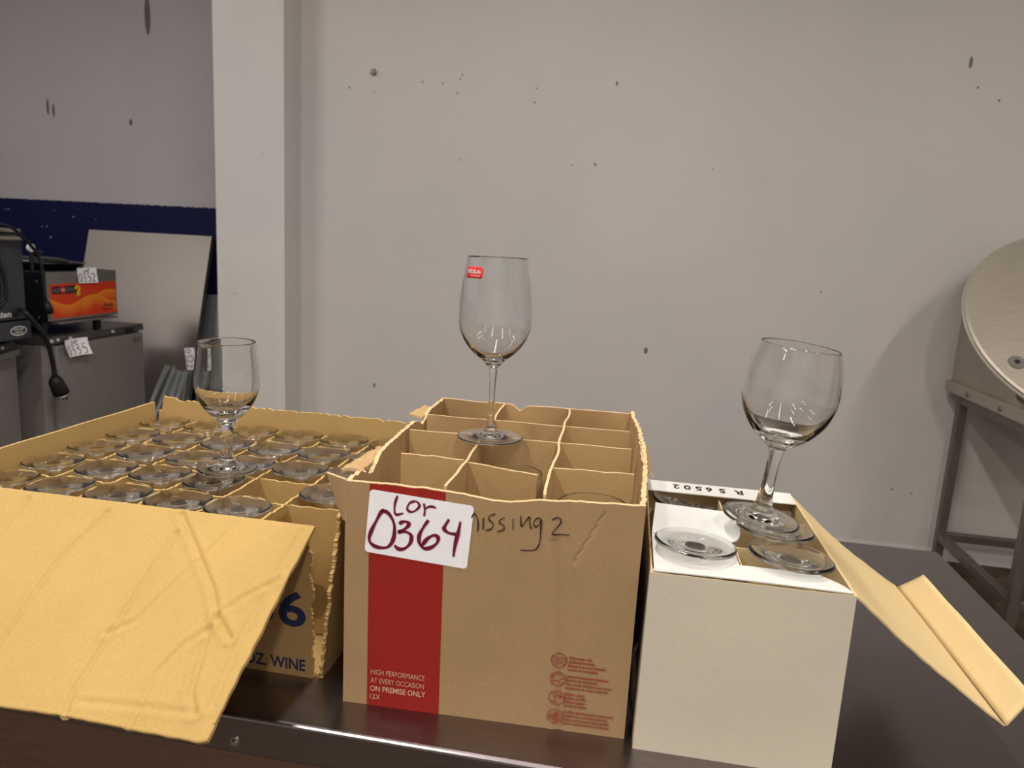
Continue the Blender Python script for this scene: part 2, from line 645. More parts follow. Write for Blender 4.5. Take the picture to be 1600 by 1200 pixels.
# ------------------------------------------------------------------ the room
YW = 3.693
struct(obj('floor', box(-4.7, -3.1, -0.1, 4.3, 4.5, 0), 'floor'))
struct(obj('ceiling', box(-4.7, -3.1, 3.6, 4.3, 4.5, 3.7), 'ceiling'))
struct(obj('wall_back', box(-1.83, YW, 0, 4.2, YW + 0.7, 3.6), 'wall'))
struct(obj('wall_alcove', box(-4.6, 4.3, 0, -1.83, 4.4, 3.6), 'wall_alcove'))
struct(obj('wall_left', box(-4.7, -3.0, 0, -4.6, 4.4, 3.6), 'wall_left'))
struct(obj('wall_right', box(4.2, -3.0, 0, 4.3, 4.4, 3.6), 'wall_plain'))
struct(obj('wall_front', box(-4.6, -3.1, 0, 4.2, -3.0, 3.6), 'wall_plain'))
struct(obj('pillar', prism([(-2.143, 4.3), (-2.143, 3.497), (-1.822, 3.497), (-1.781, 3.512), (-1.781, YW), (-1.83, YW), (-1.83, 4.3)], 2, 0, 3.6), 'pillar'))
struct(obj('baseboard_back', box(-1.78, YW - 0.008, 0.0, 4.2, YW, 0.05), 'pillar'))
b = bmesh.new()
tube([(-1.391, YW, 2.203), (-1.391, YW - 0.012, 2.203)], 0.009, 12, b)
tube([(-1.391, YW - 0.012, 2.203), (-1.391, YW - 0.018, 2.203)], [0.016, 0.012], 6, b)
tag(obj('screw', b, 'stand_steel'), 'large dark screw sticking out of the upper back wall beside small holes', 'screw')

# ------------------------------------------------------------------ worktop
tb = thing('steel_worktop', 'long brushed stainless steel worktop table carrying the three cartons', 'table', (0, 0, 0))
TX0, TX1, TY0, TY1 = -1.5, 0.5556, 0.627, 1.3414
b = box(TX0, TY0, TZ - 0.045, TX1, TY1, TZ, 0.004, seg=3)
obj('tabletop', b, 'worktop', tb)
obj('front_panel', box(TX0 + 0.02, TY0 + 0.006, TZ - 0.20, TX1 - 0.02, TY0 + 0.02, TZ - 0.045), 'apron', tb)
for sx in (TX0 + 0.05, TX1 - 0.05):
    for sy in (TY0 + 0.06, TY1 - 0.06):
        obj('leg', tube([(sx, sy, 0), (sx, sy, TZ - 0.045)], 0.02, 16), 'stand_steel', tb, True)
obj('undershelf', box(TX0 + 0.05, TY0 + 0.06, 0.25, TX1 - 0.05, TY1 - 0.06, 0.28), 'worktop', tb)
b = bmesh.new()
tube([(-0.375, TY0 + 0.001, TZ - 0.030), (-0.375, TY0 - 0.0012, TZ - 0.030)], 0.0052, 20, b)
tube([(-0.375, TY0 - 0.001, TZ - 0.030), (-0.375, TY0 - 0.004, TZ - 0.030)], [0.0040, 0.0030], 6, b)
s = obj('screw', b, 'bright_metal', tb)

# ------------------------------------------------------------------ left carton with grid of glasses
LX, LY, LYAW = -0.3215, 0.7119, -0.00265
LC, LR = 0.0782, 0.0780
LW, LD = 6 * LC, 5 * LR
lb = thing('carton', 'golden brown open carton divided into a grid of upturned glasses, wide front flap folded down', 'box', (LX, LY, TZ), LYAW)
GM = ['kraft_gold_out', 'kraft_gold_in', 'kraft_gold_edge']
obj('bottom', box(-LW - 0.004, 0, 0.0, 0.0, LD, 0.004), 'kraft_gold_in', lb)


def fr(s, t_):
    z = t_ * 0.180
    xr = -0.006 + rag(z, 1, 0.007) * (1 if z > 0.02 else 0.4)
    if z > 0.135 and z < 0.172:
        xr -= 0.004
    x = -LW - 0.006 + s * (xr + LW + 0.006)
    return (x, -0.004, z)


front = obj('front_wall', sheet(fr, 60, 110, 0.004), GM, lb)
obj('left_wall', sheet(lambda s, t_: (-LW - 0.008 - 0.004 * t_, LD + 0.002 - s * (LD + 0.004), t_ * (0.197 + 0.001 * nz(s, 4, 6))), 24, 6, 0.004), GM, lb)
obj('back_wall', sheet(lambda s, t_: (0.004 - s * (LW + 0.006 - 0.045 * 0), LD + 0.0065, t_ * (0.2035 + rag(s, 9, 0.004) + (0.004 if 0.93 < s < 0.985 else 0) - (0.02 if s > 0.985 else 0))), 90, 4, 0.004), GM, lb)


def rw(s, t_):
    z = t_ * (0.196 + rag(s, 12, 0.006))
    yf = -0.004 + rag(z, 14, 0.011) + 0.0006
    y = yf + s * (LD + 0.004 - yf)
    return (0.005 + 0.020 * (z / 0.19) * (1 - 0.65 * s), y, z)


obj('right_wall', sheet(rw, 60, 110, 0.004), GM, lb)
DM = ['kraft_gold_in', 'kraft_gold_in', 'kraft_gold_edge']
for k in range(1, 5):
    v = k * LR
    obj('divider', sheet(lambda s, t_: (-LW + 0.002 + s * (LW + 0.000), v - 0.0015 + 0.0018 * nz(s, k, 9) * t_, 0.006 + t_ * (0.163 + rag(s, 20 + k, 0.0028))), 90, 3, 0.003), DM, lb)
for k in range(1, 6):
    u = -k * LC
    obj('divider', sheet(lambda s, t_: (u + 0.0015 + 0.0018 * nz(s, 9 + k, 9) * t_, 0.002 + s * (LD - 0.003), 0.006 + t_ * (0.1655 + rag(s, 30 + k, 0.0028))), 80, 3, 0.003), DM, lb)
CR = [[(-0.2453, 0.0135), (-0.2631, 0.0793), (-0.2647, 0.1732), (-.266, .226)], [(-0.1518, 0.03), (-0.1558, 0.1044), (-0.1623, 0.2058), (-0.1589, 0.2242)], [(-0.1591, 0.0052), (-0.1211, 0.0443), (-0.0797, 0.0879), (-0.0611, 0.1149), (-0.0386, 0.1347)], [(-0.0611, 0.1149), (-0.0626, 0.1332), (-0.056, 0.1665), (-0.0519, 0.189), (-0.04, 0.2049)], [(-0.0617, 0.1137), (-0.0433, 0.0909), (-0.016, 0.0676)], [(-0.0625, 0.1281), (-0.0795, 0.1457), (-0.0934, 0.1768), (-0.0936, 0.2281)], [(-0.0923, 0.0091), (-0.1012, 0.0385), (-0.1244, 0.0915), (-0.14, 0.1317), (-0.1625, 0.1479)], [(-0.0155, 0.0081), (-0.0275, 0.1255), (-0.0276, 0.1986)], [(-0.1507, 0.2119), (-0.086, 0.2075), (-0.0384, 0.2057)], [(-.35, .01), (-.352, .12), (-.357, .226)]]
CRA = [0.0026, 0.0024, 0.0030, 0.0024, 0.0018, 0.0018, 0.0014, 0.0015, 0.0010, 0.0022]


def seg_d(p, a, b):
    ax, ay = a
    bx, by = b
    dx, dy = bx - ax, by - ay
    t_ = max(0, min(1, ((p[0] - ax) * dx + (p[1] - ay) * dy) / (dx * dx + dy * dy)))
    return math.hypot(p[0] - ax - t_ * dx, p[1] - ay - t_ * dy)


FD = Vector((0, 0.522 - 0.708, -0.13)).normalized()      # down the flap
FN = Vector((0, FD.z, -FD.y))                             # its upper side
if FN.z < 0:
    FN = -FN
FL = 0.2275


def flap(s, t_):
    x = -LW - 0.006 + s * (LW + 0.003)
    w = t_ * FL * (1 + 0.010 * nz(s, 40, 8) * t_ + (0.004 * nz(s, 41, 40) if t_ == 1 else 0))
    if x > -0.012 and t_ > 0.93:
        w -= 0.004 * (x + 0.012) / 0.012
    x2 = x - 0.0145 * t_ * s + (0.0012 * nz(t_, 42, 14) if s == 1 else 0)
    h = 0.004 * math.sin(math.pi * t_) * 0.5 + 0.0012 * nz(x2, 43, 9)
    for pl, am in zip(CR, CRA):
        d = min(seg_d((x2, w), a, b) for a, b in zip(pl, pl[1:]))
        h -= am * math.exp(-(d / 0.0026) ** 2) - am * 0.55 * math.exp(-((d - 0.0055) / 0.004) ** 2)
    o_ = Vector((x2, -0.004, 0.1812)) + FD * w + FN * h
    return o_


obj('front_flap', sheet(lambda s, t_: flap(s, 1 - t_), 190, 96, 0.0045), ['kraft_gold', 'kraft_gold_out', 'kraft_gold_edge'], lb, True)
tx = obj('printed_number', text_bm([('36', -0.0800, 0.0617, 0.0668, 0.0400, True)], (0, -0.0042, 0), (1, 0, 0), (0, 0, 1)), 'navy_ink', front)
tx['label'] = 'navy printed number'
tx = obj('printed_words', text_bm([('8 OZ. WINE', -0.1000, 0.0080, 0.0860, 0.0135, True)], (0, -0.0042, 0), (1, 0, 0), (0, 0, 1)), 'navy_ink', front)
tx['label'] = 'navy printed words'
# scraps of torn board at the front right corner
rnd = random.Random(5)
for z, dx in ((0.150, 0.002), (0.132, -0.001), (0.118, 0.001), (0.03, 0.002)):
    poly = [(dx - 0.004 + rnd.uniform(-.001, .001), z), (dx + 0.006, z - 0.003), (dx + 0.004, z + 0.008), (dx - 0.001, z + 0.011)]
    obj('torn_scrap', plate(poly, (0.0, -0.0046, 0), (1, 0, 0), (0, 0.5, 1), 0.0015), 'kraft_gold_edge', lb)

# glass type A: small tulip wine glass, 0.172 tall
A_foot = [(0.0, 0.0030), (0.014, 0.0022), (0.030, 0.0008), (0.0360, 0.0004), (0.0378, 0.0016), (0.0368, 0.0030), (0.0260, 0.0050), (0.0150, 0.0085), (0.0095, 0.0135)]
A_stem = [(0.0095, 0.0135), (0.0072, 0.022), (0.0064, 0.036), (0.0068, 0.050), (0.0092, 0.062)]
A_bowl = [(0.0092, 0.062), (0.0155, 0.070), (0.0255, 0.080), (0.0345, 0.094), (0.0396, 0.110), (0.0404, 0.124), (0.0388, 0.144), (0.0362, 0.166), (0.0356, 0.1708), (0.0347, 0.1718), (0.0340, 0.1706), (0.0346, 0.166),
          (0.0370, 0.144), (0.0386, 0.124), (0.0376, 0.110), (0.0322, 0.096), (0.0225, 0.0845), (0.010, 0.0785), (0.0, 0.0772)]
# glass type B: tall thin wine glass, 0.226 tall
B_foot = [(0.0, 0.0026), (0.015, 0.0020), (0.034, 0.0007), (0.0400, 0.0003), (0.0416, 0.0012), (0.0406, 0.0022), (0.0280, 0.0036), (0.0150, 0.0062), (0.0078, 0.0110)]
B_stem = [(0.0078, 0.0110), (0.0052, 0.020), (0.0040, 0.040), (0.0039, 0.064), (0.0048, 0.082), (0.0066, 0.0905)]
B_bowl = [(0.0066, 0.0905), (0.0140, 0.0985), (0.0260, 0.1085), (0.0368, 0.1215), (0.0436, 0.1380), (0.0456, 0.1560), (0.0444, 0.1780), (0.0404, 0.2050), (0.0372, 0.2236), (0.0368, 0.2256), (0.0362, 0.2260), (0.0357, 0.2250),
          (0.0362, 0.2236), (0.0395, 0.2050), (0.0435, 0.1780), (0.0446, 0.1560), (0.0424, 0.1386), (0.0352, 0.1232), (0.0236, 0.1108), (0.0100, 0.1022), (0.0, 0.1000)]
# glass type C: round wine glass, 0.196 tall
C_foot = [(0.0, 0.0030), (0.014, 0.0024), (0.033, 0.0009), (0.0388, 0.0004), (0.0412, 0.0022), (0.0398, 0.0040), (0.0280, 0.0054), (0.0170, 0.0092), (0.0105, 0.0160)]
C_stem = [(0.0105, 0.0160), (0.0080, 0.028), (0.0068, 0.046), (0.0070, 0.066), (0.0082, 0.078), (0.0100, 0.084)]
C_bowl = [(0.0100, 0.084), (0.0190, 0.0905), (0.0310, 0.1010), (0.0420, 0.1165), (0.0480, 0.1340), (0.0492, 0.1490), (0.0468, 0.1710), (0.0420, 0.1900), (0.0404, 0.1955), (0.0397, 0.1962), (0.0391, 0.1953),
          (0.0406, 0.1900), (0.0452, 0.1710), (0.0476, 0.1490), (0.0464, 0.1345), (0.0398, 0.1185), (0.0285, 0.1050), (0.0150, 0.0975), (0.0, 0.0950)]

gA = thing('wine_glass', '', 'glass')
make_glass(gA, A_foot, A_stem, A_bowl, 56)
rows = ['back row', 'second row from the back', 'middle row', 'fourth row from the back', 'front row']
cols = ['leftmost', 'second from left', 'third from left', 'fourth from left', 'fifth from left', 'rightmost']
filled = [(r, c) for r in range(5) for c in range(6) if (r, c) not in ((3, 4), (4, 5))]
rnd = random.Random(3)
RL = Matrix.Translation((LX, LY, TZ)) @ Matrix.Rotation(LYAW, 4, 'Z')
for i, (r, c) in enumerate(filled):
    o = gA if i == 0 else copy_tree(gA)
    u, v = -(5.5 - c) * LC, (4.5 - r) * LR
    w = RL @ Vector((u + rnd.uniform(-.0015, .0015), v + rnd.uniform(-.0015, .0015), 0.0045 + 0.1718 + rnd.uniform(0, 0.002)))
    rot_glass(o, w, rnd.uniform(-.035, .035), rnd.uniform(-.035, .035), rnd.uniform(0, 6), True)
    tag(o, 'upturned wine glass in the golden carton, %s, %s' % (rows[r], cols[c]), 'glass', 'upturned glasses in the golden carton')

gl = thing('wine_glass', 'small clear wine glass standing upright on the upturned glasses of the golden carton', 'glass')
make_glass(gl, A_foot, A_stem, A_bowl, 96, 7)
rot_glass(gl, (-0.5187, 0.862, TZ + 0.1792), 0.004, 0.012)

# ------------------------------------------------------------------ middle carton
MX, MY, MYAW = -0.2781, 0.6773, 0.0397
W, D, H = 0.300, 0.428, 0.2475
mb = thing('carton', 'brown open carton with a red stripe and a large white lot label on its front', 'box', (MX, MY, TZ), MYAW)
BM = ['kraft_brown', 'kraft_brown_in', 'kraft_brown_edge']
BD = ['kraft_brown_in', 'kraft_brown_in', 'kraft_brown_edge']


def topz(u):
    z = 0.2475
    z -= 0.006 * math.exp(-((u - 0.155) / 0.035) ** 2)
    z += 0.003 * max(0, (u - 0.2) / 0.1)
    z += 0.0012 * nz(u, 50, 55) + 0.0006 * nz(u, 51, 200)
    return z


def mfront(s, t_):
    u = s * W
    bow = -0.0012 * math.sin(math.pi * s) * math.sin(math.pi * t_)
    crease = 0.0016 * math.exp(-((u - 0.222 + 0.02 * (t_ - 0.5)) / 0.004) ** 2) if t_ < 0.85 else 0
    cr2 = 0.0014 * math.exp(-(seg_d((u, t_ * 0.2475), (0.262, 0.238), (0.236, 0.185)) / 0.0015) ** 2)
    return (u, bow + crease + cr2, t_ * topz(u))


fp_ = obj('front_wall', sheet(mfront, 100, 60, 0.005), BM, mb)


def stripe(s, t_):
    u = 0.0262 + s * 0.0785 + 0.0012 * (0.5 - t_)
    t2 = t_ * 0.997
    p = mfront(u / W, t2)
    return (p[0], p[1] - 0.0004, p[2])


st = obj('red_stripe', sheet(stripe, 24, 40, 0.0003), ['red_print'] * 3, fp_)
YF = -0.0018
obj('white_print', text_bm([('HIGH PERFORMANCE', 0.0310, 0.0372, 0.0585, 0.0060, False), ('AT EVERY OCCASION', 0.0310, 0.0275, 0.0578, 0.0060, False),
                            ('ON PREMISE ONLY', 0.0306, 0.0180, 0.0602, 0.0062, True), ('12X', 0.0306, 0.0088, 0.0112, 0.0058, False)], (0, -0.0012, 0), (1, 0, 0), (0, 0, 1)), 'pale_ink', fp_)
icons = [(0.2283, 0.0799), (0.2284, 0.0591), (0.2284, 0.0381), (0.2278, 0.0167)]
R_IC = 0.0078
strokes = []
for cx, cz in icons:
    strokes.append(circle_pts(cx, cz, R_IC))
cx, cz = icons[0]
for dz in (-0.0032, 0.0, 0.0034):
    strokes.append([(cx - 0.0066 + 0.0132 * k / 8, cz + dz + 0.0008 * math.sin(k * 1.57)) for k in range(9)])
cx, cz = icons[1]
strokes.append([(cx - 0.0048, cz - 0.001), (cx - 0.0052, cz + 0.003), (cx - 0.001, cz + 0.0062), (cx + 0.004, cz + 0.004), (cx + 0.0056, cz + 0.001)])
strokes.append([(cx - 0.006, cz - 0.003), (cx - 0.002, cz - 0.002), (cx + 0.001, cz - 0.001), (cx + 0.005, cz + 0.001), (cx + 0.006, cz + 0.0005)])
strokes.append([(cx - 0.006, cz - 0.003), (cx - 0.001, cz - 0.0022), (cx + 0.003, cz - 0.0038), (cx + 0.0066, cz - 0.003)])
cx, cz = icons[2]
strokes += [[(cx - 0.003, cz + 0.006), (cx - 0.0036, cz + 0.0025), (cx - 0.0018, cz + 0.0005), (cx, cz + 0.0025), (cx - 0.0004, cz + 0.006), (cx - 0.003, cz + 0.006)],
            [(cx - 0.0018, cz + 0.0005), (cx - 0.0018, cz - 0.005)], [(cx - 0.0042, cz - 0.0055), (cx - 0.0018, cz - 0.005), (cx + 0.0008, cz - 0.0055)],
            [(cx + 0.0012, cz + 0.002), (cx + 0.0062, cz + 0.002)], [(cx + 0.0036, cz + 0.005), (cx + 0.0036, cz - 0.001)], [(cx + 0.002, cz + 0.0038), (cx + 0.0052, cz + 0.0002)]]
cx, cz = icons[3]
strokes += [circle_pts(cx, cz, 0.0028, 14), circle_pts(cx, cz, 0.0015, 10)]
for a0 in (20, 140, 260):
    strokes.append([(cx + 0.0054 * math.cos(math.radians(a0 + q)), cz + 0.0054 * math.sin(math.radians(a0 + q))) for q in range(0, 81, 20)])
    strokes.append([(cx + 0.0042 * math.cos(math.radians(a0 + q)), cz + 0.0042 * math.sin(math.radians(a0 + q))) for q in range(0, 81, 20)])
obj('care_symbols', ribbon(strokes, 0.0009, (0, -0.0014, 0), (1, 0, 0), (0, 0, 1), taper=False, per=3), 'red_ink', fp_)
blocks = [(0.2372, 0.0846, [('Dishwasher safe', .0228), ('Spülmaschinenfest', .0262), ('Résistant au Lave-Vaisselle', .0380), ('Lavado en lavavajillas', .0308)]),
          (0.2362, 0.0640, [('Improved breakage resistance', .0418), ('Erhöhte Bruchfestigkeit', .0322), ('Plus grande résistance aux chocs', .0458), ('Resistencia de rotura mejorada', .0432)]),
          (0.2354, 0.0440, [('Brilliant clarity', .0200), ('Brillanz und klar', .0222), ('Brillant éclatant', .0218), ('Claridad brillante', .0236)]),
          (0.2342, 0.0240, [('Certified environmental management', .0522), ('Zertifiziertes Umweltmanagement', .0468), ('Gestion environnementale certifiée', .0484), ('Gestión medioambiental certificada', .0490)])]
lines = []
for x, z, ls in blocks:
    for k, (s_, w_) in enumerate(ls):
        lines.append((s_, x + 0.0014 - 0.0004 * k, z - 0.0043 * k - 0.002, w_, 0.0030, True))
obj('red_print_text', text_bm(lines, (0, -0.0014, 0), (1, 0, 0), (0, 0, 1)), 'red_ink', fp_)
MK = [[(0.1313, 0.2217), (0.1341, 0.2271), (0.1374, 0.2223), (0.1386, 0.2144), (0.1381, 0.2079)], [(0.1435, 0.2237), (0.1437, 0.2109)], [(0.1555, 0.229), (0.1496, 0.226), (0.1493, 0.222), (0.153, 0.2191), (0.1525, 0.2135), (0.1465, 0.2104)], [(0.1649, 0.226), (0.1604, 0.2231), (0.1601, 0.2199), (0.1637, 0.2179), (0.1647, 0.214), (0.161, 0.2117), (0.1575, 0.2108)], [(0.1732, 0.226), (0.1736, 0.2141)], [(0.1806, 0.23), (0.1814, 0.2205), (0.1827, 0.2191), (0.1869, 0.2259), (0.1894, 0.2293), (0.1902, 0.2215), (0.192, 0.2169)], [(0.2003, 0.2289), (0.1966, 0.2285), (0.1938, 0.2234), (0.1956, 0.2197), (0.1992, 0.2224), (0.2011, 0.2282), (0.2012, 0.2147), (0.201, 0.2051), (0.1991, 0.1985), (0.1948, 0.1951), (0.1819, 0.1937)], [(0.2116, 0.2285), (0.2167, 0.2313), (0.2205, 0.2294), (0.2194, 0.2245), (0.2139, 0.2168), (0.2133, 0.2136), (0.2208, 0.2144), (0.2298, 0.2146)]]
mk = obj('marker_writing', ribbon(MK, 0.0014, (0, -0.0013, 0), (1, 0, 0), (0, 0, 1)), 'black_ink', fp_)
mk['label'] = 'black handwriting on the front wall'
# white lot label stuck on the front
ang = math.atan2(-0.0074, 0.1078)
ex, ez = Vector((math.cos(ang), 0, math.sin(ang))), Vector((-math.sin(ang), 0, math.cos(ang)))
lab = obj('lot_label', plate(round_rect(0.1075, 0.0675, 0.004), (0.0777, -0.0014, 0.2044), ex, ez, 0.0003), 'label_white', mb)
LAB = [[(0.0396, 0.2211), (0.0468, 0.2178), (0.0526, 0.207), (0.0522, 0.1922), (0.0468, 0.1826), (0.0372, 0.1807), (0.0299, 0.1832), (0.0266, 0.1886), (0.0288, 0.1979), (0.0334, 0.2082), (0.038, 0.2177), (0.0419, 0.2221)], [(0.0577, 0.2083), (0.062, 0.2112), (0.0676, 0.2105), (0.0669, 0.2069), (0.0623, 0.2023), (0.0576, 0.1997), (0.0639, 0.2008), (0.0704, 0.1974), (0.0698, 0.1892), (0.0644, 0.1828), (0.0581, 0.1813), (0.0532, 0.1849)], [(0.0879, 0.2155), (0.0827, 0.2069), (0.079, 0.1984), (0.0793, 0.1902), (0.0842, 0.185), (0.0913, 0.1866), (0.0974, 0.1922), (0.0984, 0.198), (0.094, 0.2), (0.0878, 0.196), (0.0833, 0.1898), (0.0825, 0.1873)], [(0.1089, 0.2185), (0.1053, 0.2117), (0.1043, 0.2076), (0.1095, 0.2041), (0.1173, 0.2033), (0.1197, 0.2014)], [(0.1206, 0.2174), (0.1188, 0.2059), (0.1162, 0.1926), (0.1148, 0.1794)]]
LOR = [[(0.0553, 0.238), (0.0529, 0.2297), (0.0526, 0.2216), (0.0547, 0.2178), (0.0618, 0.2201)], [(0.0732, 0.2342), (0.0678, 0.2312), (0.0656, 0.2253), (0.0688, 0.2224), (0.0735, 0.2237), (0.0781, 0.229), (0.0764, 0.2329), (0.0732, 0.2342)], [(0.0827, 0.2327), (0.0837, 0.2256), (0.0833, 0.2191)], [(0.0832, 0.2255), (0.0867, 0.2291), (0.0914, 0.2301), (0.0953, 0.2289)]]
b = ribbon(LAB, 0.0041, (0, -0.0018, 0), (1, 0, 0), (0, 0, 1))
ribbon(LOR, 0.0027, (0, -0.0018, 0), (1, 0, 0), (0, 0, 1), bm=b)
obj('handwriting', b, 'marker_red', lab)

obj('bottom', box(0.004, 0.004, 0, W - 0.004, D - 0.004, 0.005), 'kraft_brown_in', mb)
obj('back_wall', sheet(lambda s, t_: (W - s * W, D, t_ * (0.2485 + 0.0015 * nz(s, 60, 8) - (0.009 * math.exp(-((s - 0.58) / 0.025) ** 2)))), 60, 4, 0.005), BM, mb)


def lwall(s, t_):
    z = 0.2475 + rag(s, 62, 0.004) - 0.012 * math.exp(-((s - 0.28) / 0.05) ** 2) - 0.014 * math.exp(-((s - 0.82) / 0.06) ** 2)
    return (0.0 - 0.004 * t_ * math.sin(math.pi * s), D - s * D, t_ * z)


obj('left_wall', sheet(lwall, 70, 6, 0.005), BM, mb)


def rwall(s, t_):
    z = 0.2505 + rag(s, 66, 0.006)
    return (W + 0.010 * t_ ** 2 * math.sin(math.pi * min(1, s * 1.0)) + rag(s, 68, 0.003) * t_, s * D, t_ * z)


obj('right_wall', sheet(rwall, 80, 8, 0.005), BM, mb)
# torn remains of the side flaps
obj('torn_flap', sheet(lambda s, t_: (-0.002 - t_ * (0.024 - 0.010 * s) - 0.001 * rag(s, 72, 5), 0.055 + s * (0.085 + 0.015 * t_), 0.241 + 0.010 * t_ - 0.010 * t_ * t_ + rag(s, 73, 0.003) * t_), 24, 6, 0.003), ['kraft_brown_in', 'kraft_brown', 'kraft_brown_edge'], mb)
obj('torn_flap', sheet(lambda s, t_: (-0.001 - t_ * (0.020 - 0.008 * s), 0.312 + s * 0.06, 0.2435 + 0.004 * t_ + rag(s, 75, 0.003) * t_), 16, 5, 0.003), ['kraft_brown_in', 'kraft_brown', 'kraft_brown_edge'], mb)
obj('torn_flap', sheet(lambda s, t_: (0.0005 - t_ * (0.022 - 0.017 * (1 - s)) , -0.001 + 0.004 * t_, 0.205 + s * 0.044 + 0.004 * t_ * s), 10, 6, 0.003), BM, mb)
obj('torn_flap', sheet(lambda s, t_: (W + 0.003 + 0.012 * t_ + rag(s, 77, 0.004), 0.15 + s * 0.13, 0.250 - 0.016 * t_ + rag(s, 78, 0.005)), 26, 5, 0.002), ['kraft_brown_edge', 'kraft_brown', 'kraft_brown_edge'], mb)
# dividers: three across the box, two along it
DROW = [0.111, 0.2205, 0.312]


def row_piece(v, u0, u1, za, zb, seed, lean=0.0):
    return sheet(lambda s, t_: (u0 + s * (u1 - u0) + (0.02 * (1 - t_) if u0 < 0.02 else 0) * 0, v + lean * t_ - 0.0012 + 0.002 * nz(s, seed, 4) * t_, 0.006 + t_ * (za + s * (zb - za) - 0.006 + 0.001 * nz(s, seed + 1, 7))), 24, 6, 0.003)


for v, seed in ((DROW[1], 80), (DROW[2], 84)):
    obj('divider', row_piece(v, 0.006, W - 0.007, 0.248, 0.2475, seed), BD, mb)
bm_ = row_piece(DROW[0], 0.026, 0.1000, 0.2485, 0.2470, 88)
obj('divider', bm_, BD, mb)
bm_ = sheet(lambda s, t_: (0.1025 + s * 0.084, DROW[0] - 0.006 - 0.016 * s * t_ + 0.004 * math.sin(6 * s) * (1 - t_), 0.006 + t_ * (0.2400 - 0.002 * s + 0.001 * nz(s, 90, 6))), 30, 12, 0.003)
obj('divider', bm_, BD, mb)
obj('divider', row_piece(DROW[0], 0.200, W - 0.007, 0.2475, 0.2480, 92), BD, mb)
for u, seed in ((0.103, 95), (0.202, 98)):
    obj('divider', sheet(lambda s, t_: (u + 0.0015 + 0.0035 * nz(s, seed, 7) * t_, 0.010 + s * (D - 0.017), 0.006 + t_ * (0.2425 + 0.002 * nz(s, seed + 1, 10))), 60, 6, 0.003), BD, mb)

# tall glass standing on the middle carton
gm = thing('wine_glass', 'tall thin wine glass with a red sticker standing on the brown carton', 'glass')
make_glass(gm, B_foot, B_stem, B_bowl, 112, 8)
rot_glass(gm, (-0.1722, 0.889, TZ + 0.2502), 0.0, -0.004)
# sticker that follows the bowl: patch on the outer wall
pr = [(0.0404, 0.2050), (0.0390, 0.2125), (0.0372, 0.2236)]


def bowl_r(z):
    P = smooth_profile(B_bowl[:9], 10)
    for p, q in zip(P, P[1:]):
        if p[1] <= z <= q[1]:
            k = (z - p[1]) / (q[1] - p[1] + 1e-9)
            return p[0] + k * (q[0] - p[0])
    return 0.04


def stk_map(a, z, off):
    r_ = bowl_r(z) + off
    return (r_ * math.cos(a), r_ * math.sin(a), z)


A0 = math.radians(-90 - 52)
A1 = math.radians(-90 - 14)
ZS0, ZS1 = 0.2005, 0.2140


def stk(s, t_):
    sm = min(s, 1 - s)
    inset = 0.0022 * (1 - math.sqrt(max(0, 1 - (1 - min(1, sm / 0.09)) ** 2)))
    return stk_map(A0 + s * (A1 - A0), ZS0 + inset + t_ * (ZS1 - ZS0 - 2 * inset), 0.0004)


sk = obj('sticker', sheet(stk, 30, 6, 0.0002), ['sticker_red'] * 3, gm, True)
sk['label'] = 'small red sticker'
fl = text_bm([('SPIEGELAU', 0.10, 0.42, 0.82, 0.34, True), ('MADE IN GERMANY', 0.36, 0.16, 0.52, 0.12, False)], (0, 0, 0), (1, 0, 0), (0, 1, 0), 0)
for v in fl.verts:
    v.co = Vector(stk_map(A0 + v.co.x * (A1 - A0), ZS0 + v.co.y * (ZS1 - ZS0), 0.0008))
obj('sticker_text', fl, 'white_ink', sk)

gB = thing('wine_glass', '', 'glass')
make_glass(gB, B_foot, B_stem, B_bowl, 64)
RM = Matrix.Translation((MX, MY, TZ)) @ Matrix.Rotation(MYAW, 4, 'Z')
spots = [(0.150, 0.160, 'upright wine glass inside the brown carton, in the cell under the tall standing glass'),
         (0.250, 0.055, 'upright wine glass low in the front right cell of the brown carton')]
for i, (u, v, lb_) in enumerate(spots):
    o = gB if i == 0 else copy_tree(gB)
    rot_glass(o, RM @ Vector((u, v, 0.0062)), 0, 0, i * 1.3)
    o.scale = (1, 1, 0.955 if i == 0 else 0.985)
    tag(o, lb_, 'glass', 'wine glasses inside the brown carton')

# ------------------------------------------------------------------ right carton
RX, RY, RYAW = 0.0312, 0.6763, 0.0118
W2, D2, H2 = 0.1884, 0.290, 0.190
rb = thing('carton', 'greyish white small open carton with a kraft flap hanging over its right side', 'box', (RX, RY, TZ), RYAW)
CM = ['grey_board', 'board_in', 'board_in']
TH = 0.0018
obj('front_wall', sheet(lambda s, t_: (s * W2, -0.0014 * math.sin(math.pi * s) * math.sin(math.pi * t_), t_ * (H2 + 0.001 * nz(s, 110, 7))), 40, 20, TH), CM, rb)
obj('right_wall', sheet(lambda s, t_: (W2, s * D2, t_ * H2), 20, 8, TH), CM, rb)
obj('back_wall', sheet(lambda s, t_: (W2 - s * W2, D2, t_ * H2), 20, 8, TH), CM, rb)
obj('left_wall', sheet(lambda s, t_: (-0.001 + 0.002 * t_, D2 - s * D2, t_ * (H2 + rag(s, 112, 0.003))), 40, 8, TH), CM, rb)
obj('bottom', box(0.002, 0.002, 0.0, W2 - 0.002, D2 - 0.002, 0.003), 'board_in', rb)
DI = ['board_in', 'board_in', 'board_in']
for v in (0.0985, 0.193):
    obj('divider', sheet(lambda s, t_: (0.004 + s * (W2 - 0.008), v - 0.001, 0.004 + t_ * 0.182), 20, 4, 0.0016), DI, rb)
